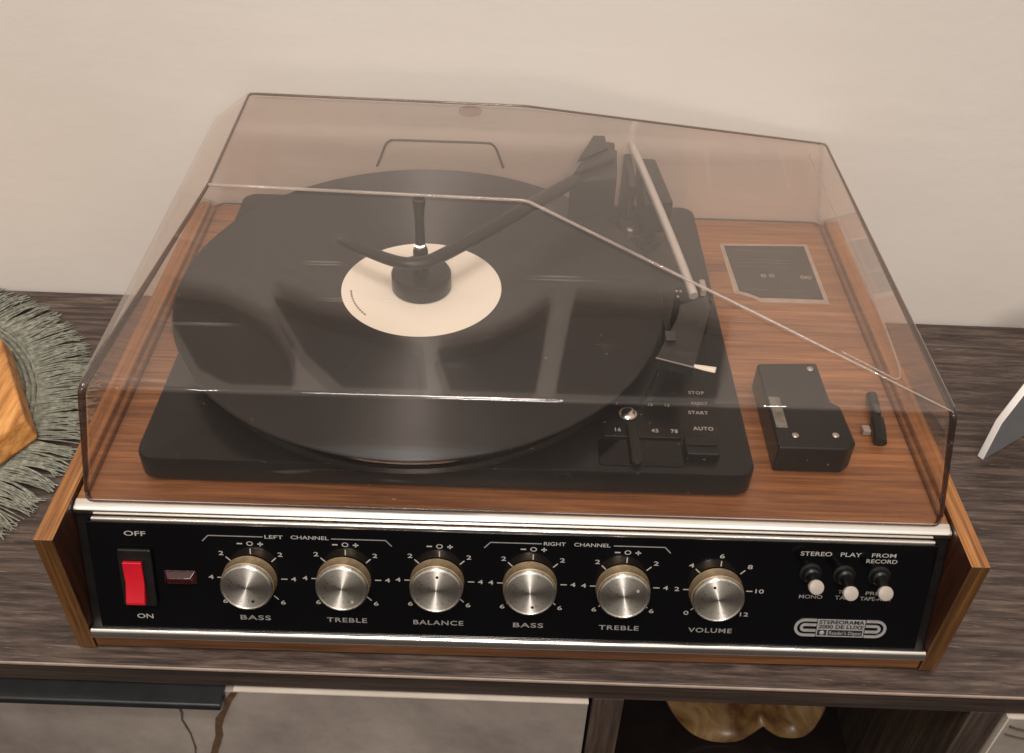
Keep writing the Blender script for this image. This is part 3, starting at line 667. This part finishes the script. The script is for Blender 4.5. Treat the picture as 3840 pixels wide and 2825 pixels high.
# wire bracket behind the platter, seen through the lid
obj('wire_bracket', tube(bmesh.new(), curve([(-0.0455, 0.1518, 0.1330), (-0.0425, 0.1518, 0.1400), (-0.0385, 0.1518, 0.1500), (-0.0350, 0.1518, 0.1538), (-0.0300, 0.1518, 0.1547), (0.0, 0.1518, 0.1547), (0.0340, 0.1518, 0.1547), (0.0395, 0.1518, 0.1535), (0.0430, 0.1518, 0.1490), (0.0480, 0.1518, 0.1350)], 5), 0.0009, 8), plain('dark_wire', (0.05, 0.042, 0.038, 1), 0.4), RP, angle=60)

# ------------------------------------------------------------------ the lid
def lid_mesh():
    bm = bmesh.new()
    V = {}
    def v(k, *p): V[k] = bm.verts.new(p)
    v('bl', -0.1712, -0.1502, 0.0934); v('br', 0.2935, -0.1502, 0.0934); v('cr', 0.2945, 0.1590, 0.0934); v('cl', -0.1722, 0.1590, 0.0934)
    v('P', -0.1598, -0.1391, 0.165); v('Q', 0.2821, -0.1375, 0.165); v('R', 0.2815, 0.1506, 0.165); v('S', -0.1613, 0.1550, 0.165)
    v('A', -0.1235, 0.0045, 0.200); v('B', 0.0629, -0.0017, 0.200); v('C', 0.0627, 0.1223, 0.200); v('D', -0.1257, 0.1274, 0.200)
    F = [('bl', 'br', 'Q', 'P'), ('br', 'cr', 'R', 'Q'), ('cr', 'cl', 'S', 'R'), ('cl', 'bl', 'P', 'S'), ('P', 'Q', 'B', 'A'), ('Q', 'R', 'C', 'B'), ('R', 'S', 'D', 'C'), ('S', 'P', 'A', 'D'), ('A', 'B', 'C', 'D')]
    for f in F: bm.faces.new([V[i] for i in f])
    bmesh.ops.recalc_face_normals(bm, faces=bm.faces)
    w = bm.edges.layers.float.new('bevel_weight_edge')
    for e in bm.edges:
        k = {n_ for n_, x in V.items() if x in e.verts}
        if k in ({'bl', 'P'}, {'br', 'Q'}, {'cr', 'R'}, {'cl', 'S'}): e[w] = 1.0
        elif len(e.link_faces) == 2: e[w] = 0.22
    return bm
lm = lid_mesh(); me = bpy.data.meshes.new('lid'); lm.to_mesh(me); lm.free()
me.materials.append(M_acry); me.materials.append(M_acryedge)
lid = bpy.data.objects.new('lid', me); COL.objects.link(lid); lid.parent = RP; lid.location = -ROOTLOC[RP.name]
for f in me.polygons: f.use_smooth = True
md = lid.modifiers.new('bevel', 'BEVEL'); md.width = 0.0075; md.segments = 6; md.limit_method = 'WEIGHT'
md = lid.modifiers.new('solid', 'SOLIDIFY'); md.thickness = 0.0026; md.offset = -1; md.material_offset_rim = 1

md = lid.modifiers.new('normals', 'WEIGHTED_NORMAL'); md.weight = 95; md.keep_sharp = True
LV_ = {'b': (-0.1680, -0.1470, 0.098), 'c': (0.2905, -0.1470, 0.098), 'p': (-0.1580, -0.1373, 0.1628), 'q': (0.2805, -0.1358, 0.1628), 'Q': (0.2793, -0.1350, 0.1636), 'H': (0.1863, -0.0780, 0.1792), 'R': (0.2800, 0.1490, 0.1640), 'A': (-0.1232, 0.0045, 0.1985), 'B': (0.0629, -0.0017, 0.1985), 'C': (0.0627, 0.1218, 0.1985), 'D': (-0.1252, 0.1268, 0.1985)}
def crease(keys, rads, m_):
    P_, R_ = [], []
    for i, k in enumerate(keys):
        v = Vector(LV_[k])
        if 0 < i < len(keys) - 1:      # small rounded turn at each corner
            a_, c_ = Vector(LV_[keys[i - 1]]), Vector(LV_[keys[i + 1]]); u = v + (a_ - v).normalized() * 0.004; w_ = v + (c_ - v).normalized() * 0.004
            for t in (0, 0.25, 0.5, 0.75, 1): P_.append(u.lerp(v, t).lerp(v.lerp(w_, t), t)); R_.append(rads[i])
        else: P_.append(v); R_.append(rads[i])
    obj('painted_crease_line', tube(bmesh.new(), P_, 0.001, 10, radii=R_), m_, lid, angle=60)
crease('bpADCRqc', [0.0012, 0.0021, 0.0010, 0.0009, 0.0008, 0.0008, 0.0019, 0.0012], M_acryedge)  # added dark tubes imitating the black lines refracted along the lid contour
crease('ABHQ', [0.0011, 0.0010, 0.0009, 0.0004], M_glint)  # added pale tubes imitating wall light refracted at the inner creases
obj('painted_crease_line', tube(bmesh.new(), curve([(0.2307, -0.0992, 0.1712), (0.2497, -0.1122, 0.1682), (0.2555, -0.1155, 0.1672), (0.2592, -0.1110, 0.1667), (0.2614, -0.0936, 0.1663), (0.2630, -0.0609, 0.1660), (0.2631, -0.0207, 0.1660), (0.2630, 0.0294, 0.1660), (0.2635, 0.0757, 0.1658), (0.2635, 0.1300, 0.1656)], 6), 0.0005, 8), M_glint, lid, angle=60)  # added pale tube imitating the inner edge reflected in the right slope
lid['label'] = 'smoky brown clear acrylic lid'
# small dark translucent disc under the lid top
obj('dark_disc', lathe(bmesh.new(), [(0, 0.1966), (0.0078, 0.1966), (0.0078, 0.1972), (0, 0.1972)], 32, (0.0250, 0.1150, 0)), acrylic('dark_disc_tint', (0.78, 0.70, 0.70, 1), 0.02), lid)

# ------------------------------------------------------------------ the record and its adaptor
vr = thing('vinyl_record', 'black vinyl record with plain cream label lying on the platter', 'vinyl record', (0, 0, 0.1308))
obj('disc', lathe(bmesh.new(), [(0, 0.1309), (0.100, 0.1309), (0.1490, 0.1309), (0.1505, 0.1314), (0.1505, 0.1322), (0.1500, 0.13265), (0.1492, 0.13255), (0.1484, 0.13235), (0.0590, 0.13235), (0.0560, 0.1328), (0, 0.1328)], 180), M_vinyl, vr, angle=30)
lb = obj('label', lathe(bmesh.new(), [(0.0036, 0.1329), (0.0497, 0.1329), (0.0498, 0.1331), (0.0036, 0.13315)], 128), M_cream, vr, angle=50)
arcp = []
bm = bmesh.new()
for k in range(11):
    a0 = math.radians(188 + 3.4 * k); a1 = a0 + math.radians(2.2); rr = 0.0432
    q = [bm.verts.new((r_ * math.cos(a_), r_ * math.sin(a_), 0.1334)) for r_, a_ in ((rr, a0), (rr + 0.0010, a0), (rr + 0.0010, a1), (rr, a1))]
    bm.faces.new(q)
bmesh.ops.recalc_face_normals(bm, faces=bm.faces)
obj('fine_print', bm, plain('brown_ink', lin(120, 90, 66), 0.6), vr, smooth=False)
pk = obj('spindle_adaptor', lathe(bmesh.new(), [(0.0038, 0.1336), (0.0180, 0.1336), (0.0185, 0.1342), (0.0185, 0.1440), (0.0178, 0.1452), (0.0050, 0.1455), (0.0048, 0.1450)], 64), M_black, angle=40)
pk['label'] = 'black round centre adaptor sitting on the cream record label'; pk['category'] = 'record adaptor'
cl = thing('stylus_clip', 'small black stylus clip with metal contact lying on the wood deck', 'stylus clip', (0.2755, -0.068, 0.0927))
obj('body', tube(bmesh.new(), curve([(0.2795, -0.0475, 0.0965), (0.2780, -0.0600, 0.0975), (0.2765, -0.0700, 0.0975), (0.2752, -0.0800, 0.0975), (0.2738, -0.0890, 0.0960)], 5), 0.004, 12, radii=[0.0034] * 5 + [0.0030] * 5 + [0.0040] * 11, flat=0.85), M_black, cl, angle=50)
obj('latch', B(0.2752, 0.2788, -0.0690, -0.0620, 0.1000, 0.1022), M_greylab, cl, bevel=0.0005)
obj('contact', B(0.2665, 0.2712, -0.0800, -0.0745, 0.0928, 0.0965), M_button, cl, bevel=0.0005)

# ------------------------------------------------------------------ placemat, board
MC = Vector((-0.4239, -0.0146, 0)); MI, MO = 0.1470, 0.1855
mt = thing('placemat', 'round grey green woven placemat with long yarn fringe at the left', 'placemat', (MC.x, MC.y, 0))
def yarn_mat():
    m, nt, p = newmat('grey_green_yarn'); n1 = noise_tex(nt, 240, detail=4); n2 = noise_tex(nt, 16, detail=3)
    r = ramp(nt, n1.outputs['Fac'], [(0.3, lin(102, 102, 92)), (0.55, lin(138, 139, 128)), (0.75, lin(170, 170, 158))])
    r2 = ramp(nt, n2.outputs['Fac'], [(0.3, (0.82, 0.84, 0.82, 1)), (0.7, (1.1, 1.08, 1.04, 1))])
    nt.links.new(mix(nt, r.outputs[0], r2.outputs[0], 0.8, 'MULTIPLY'), p.inputs['Base Color']); p.inputs['Roughness'].default_value = 0.9
    bump(nt, p, n1.outputs['Fac'], 0.6, 0.0006)
    return m
M_yarn = yarn_mat()
bm = bmesh.new(); prof = [(0, 0.0026)]
nr = 34
rr0 = 0.02
for k in range(nr):
    r0 = rr0 + (MI - rr0) * k / nr; r1 = rr0 + (MI - rr0) * (k + 1) / nr; hgt = 0.0030 if k < nr - 4 else 0.0044
    prof += [(r0 + 0.0003, 0.0014), (r0 + (r1 - r0) * 0.3, hgt), (r0 + (r1 - r0) * 0.7, hgt)]
prof += [(MI, 0.0014), (MI + 0.0005, 0.0002)]
lathe(bm, prof, 220, MC)
rnd = random.Random(5)
for v in bm.verts:
    v.co.z += 0.0006 * noise.noise(v.co * 300); v.co.x += 0.0006 * noise.noise(v.co * 160 + Vector((9, 0, 0)))
obj('woven_centre', bm, M_yarn, mt, angle=80)
bm = bmesh.new(); rnd = random.Random(11)
for k in range(1500):
    a = 2 * math.pi * k / 1500 + rnd.uniform(-0.004, 0.004)
    L = (MO - MI) * rnd.uniform(0.86, 1.10); sw_ = rnd.uniform(-0.10, 0.10) + 0.05 * math.sin(a * 9) + 0.10 * math.sin(a * 61 + 3 * math.sin(a * 7)) + 0.08 * math.sin(a * 143) ; pts_ = []
    layer = rnd.random()
    for j in range(6):
        t = j / 5; aa = a + sw_ * t * t * 0.32 + rnd.uniform(-0.002, 0.002)
        r = MI - 0.001 + L * t
        pts_.append((MC.x + r * math.cos(aa), MC.y + r * math.sin(aa), 0.0032 * (1 - t) + 0.0013 + 0.0022 * layer * math.sin(t * 3.0)))
    rad = rnd.uniform(0.00035, 0.00075)
    tube(bm, pts_, rad, 5, radii=[rad, rad * 1.1, rad, rad * 1.05, rad * 1.1, rad * 0.7]) if False else None
    # light tube without recalculation
    rings = []
    P_ = [Vector(p) for p in pts_]
    for i, p in enumerate(P_):
        t_ = (P_[min(i + 1, 5)] - P_[max(i - 1, 0)]).normalized(); s = t_.cross(Vector((0, 0, 1))).normalized(); w = s.cross(t_)
        R = rad * (1.0 if i < 5 else 0.6)
        rings.append([bm.verts.new(p + s * R * math.cos(q) + w * R * math.sin(q)) for q in (0, 1.257, 2.513, 3.770, 5.027)])
    for A_, B_ in zip(rings, rings[1:]):
        for q in range(5): bm.faces.new((A_[q], B_[q], B_[(q + 1) % 5], A_[(q + 1) % 5]))
fr_ = obj('fringe', bm, M_yarn, mt, angle=90); fr_['kind'] = 'stuff'

K = Vector((-0.2710, -0.0170)); OR = 0.100; dirc = math.radians(0.5)
OC = Vector((K.x - OR * math.cos(dirc), K.y - OR * math.sin(dirc)))
M_orange = wood('honey_wood', lin(150, 92, 42), lin(204, 142, 78), lin(228, 172, 106), 'y', fine=0.5, rough=0.45, contrast=0.8, band=0.7)
def octo(r, z): return [(OC.x + r * math.cos(dirc + math.pi / 3 * k), OC.y + r * math.sin(dirc + math.pi / 3 * k), z) for k in range(6)]
bm = bmesh.new(); lv = [[bm.verts.new(p) for p in octo(r, z)] for r, z in ((OR + 0.0015, 0.0048), (OR + 0.004, 0.0085), (OR, 0.0250), (OR - 0.003, 0.0262))]
for a, b in zip(lv, lv[1:]):
    for i in range(6): bm.faces.new((a[i], a[(i + 1) % 6], b[(i + 1) % 6], b[i]))
bm.faces.new(lv[-1]); bm.faces.new(lv[0][::-1]); bmesh.ops.recalc_face_normals(bm, faces=bm.faces)
wb = obj('wooden_board', bm, M_orange, bevel=0.0012, angle=25); wb['label'] = 'thick orange wood hexagonal block standing on the fringed placemat'; wb['category'] = 'wooden board'

# ------------------------------------------------------------------ white stand at the right
d = Vector((0.0357, 0.0239)).normalized(); nrm = Vector((-d.y, d.x))
prof = [(-0.003, 0.0), (-0.0005, 0.0345), (0.018, 0.0640), (0.060, 0.085), (0.10, 0.085), (0.10, 0.0)]
bm = bmesh.new(); th = 0.0052
A_ = [bm.verts.new((0.3985 + d.x * s, -0.0025 + d.y * s, z + 0.0006)) for s, z in prof]
B_ = [bm.verts.new((0.3985 + d.x * s + nrm.x * th, -0.0025 + d.y * s + nrm.y * th, z + 0.0006)) for s, z in prof]
for i in range(len(prof)): bm.faces.new((A_[i], A_[(i + 1) % len(prof)], B_[(i + 1) % len(prof)], B_[i]))
bm.faces.new(A_); bm.faces.new(B_[::-1]); bmesh.ops.recalc_face_normals(bm, faces=bm.faces)
bm.normal_update()
for f in bm.faces:
    if abs(f.normal.dot(nrm.to_3d())) > 0.9: f.material_index = 1
wsd = obj('white_stand', bm, [M_white, plain('grey_panel', (0.16, 0.165, 0.175, 1), 0.4, var=0.05)], bevel=0.0008); wsd['label'] = 'white angled plastic stand cut by the right edge of the photo'; wsd['category'] = 'stand'

# ------------------------------------------------------------------ dish in the open compartment
def dish_mat():
    m, nt, p = newmat('cream_brown_glaze'); n1 = noise_tex(nt, 26, detail=5, dist=0.8); n2 = noise_tex(nt, 8, detail=3)
    r = ramp(nt, n1.outputs['Fac'], [(0.34, lin(84, 54, 24)), (0.5, lin(132, 106, 68)), (0.66, lin(172, 150, 114))])
    r2 = ramp(nt, n2.outputs['Fac'], [(0.4, (0.7, 0.6, 0.5, 1)), (0.6, (1, 1, 1, 1))])
    nt.links.new(mix(nt, r.outputs[0], r2.outputs[0], 0.8, 'MULTIPLY'), p.inputs['Base Color']); p.inputs['Roughness'].default_value = 0.35
    return m
sil = [(0.176, -0.148), (0.185, -0.172), (0.195, -0.193), (0.208, -0.211), (0.222, -0.2205), (0.236, -0.2225), (0.247, -0.2185), (0.2555, -0.205), (0.2605, -0.1975), (0.267, -0.2035), (0.276, -0.2115), (0.287, -0.2135), (0.296, -0.2085), (0.3005, -0.192), (0.301, -0.165), (0.297, -0.145)]
bm = bmesh.new(); NU, NV = 64, 14; g = []
cs = curve([(x, -0.10, z) for x, z in sil], 5); cs = [cs[int(i * (len(cs) - 1) / NU)] for i in range(NU + 1)]
for j in range(NV + 1):
    t = j / NV; row = []
    for i, p in enumerate(cs):
        cx_, cz_ = 0.240, -0.150
        x = p.x + (cx_ - p.x) * t * 0.92; z = p.z + (cz_ - p.z) * t * 0.80
        y = -0.10 + 0.055 * math.sin(t * 2.2) + 0.006 * math.sin(i * 0.42) * (1 - t) * math.sin(t * 3.1)
        row.append(bm.verts.new((x, y, z)))
    g.append(row)
for j in range(NV):
    for i in range(NU): bm.faces.new((g[j][i], g[j][i + 1], g[j + 1][i + 1], g[j + 1][i]))
dsh = obj('lobed_dish', bm, dish_mat(), angle=80)
s = dsh.modifiers.new('solid', 'SOLIDIFY'); s.thickness = 0.003; s.offset = 0
dsh['label'] = 'cream and brown lobed dish inside the open dark compartment'; dsh['category'] = 'dish'

# ------------------------------------------------------------------ unseen dark shapes, added high on the wall to be mirrored in the lid
M_mirrored = plain('dark_mirrored_shape', (0.015, 0.012, 0.011, 1), 0.8, var=0.4, vs=40)
LV = [('leftmost unseen dark shape added for the lid reflection', [(-0.335, 0.88), (-0.325, 0.74), (-0.304, 0.676), (-0.255, 0.69), (-0.212, 0.75), (-0.205, 0.84), (-0.222, 0.93), (-0.31, 0.93)]),
      ('pointed unseen dark shape added for the lid reflection, second from the left', [(-0.196, 0.668), (-0.15, 0.71), (-0.10, 0.735), (-0.045, 0.79), (-0.048, 0.93), (-0.16, 0.93), (-0.188, 0.82)]),
      ('narrow unseen dark shape added for the lid reflection, third from the left', [(-0.028, 0.80), (0.03, 0.77), (0.075, 0.71), (0.100, 0.664), (0.096, 0.93), (-0.018, 0.93)]),
      ('broad unseen dark shape added for the lid reflection, at the right end', [(0.125, 0.656), (0.225, 0.662), (0.300, 0.70), (0.335, 0.93), (0.122, 0.93)])]
for lab, pg in LV:
    o = obj('mirrored_shape', prism(bmesh.new(), pg, 'y', 0.148, 0.154), M_mirrored, bevel=0.001); o['label'] = lab; o['category'] = 'reflection shape'; o['group'] = 'unseen shapes added for the lid reflection'
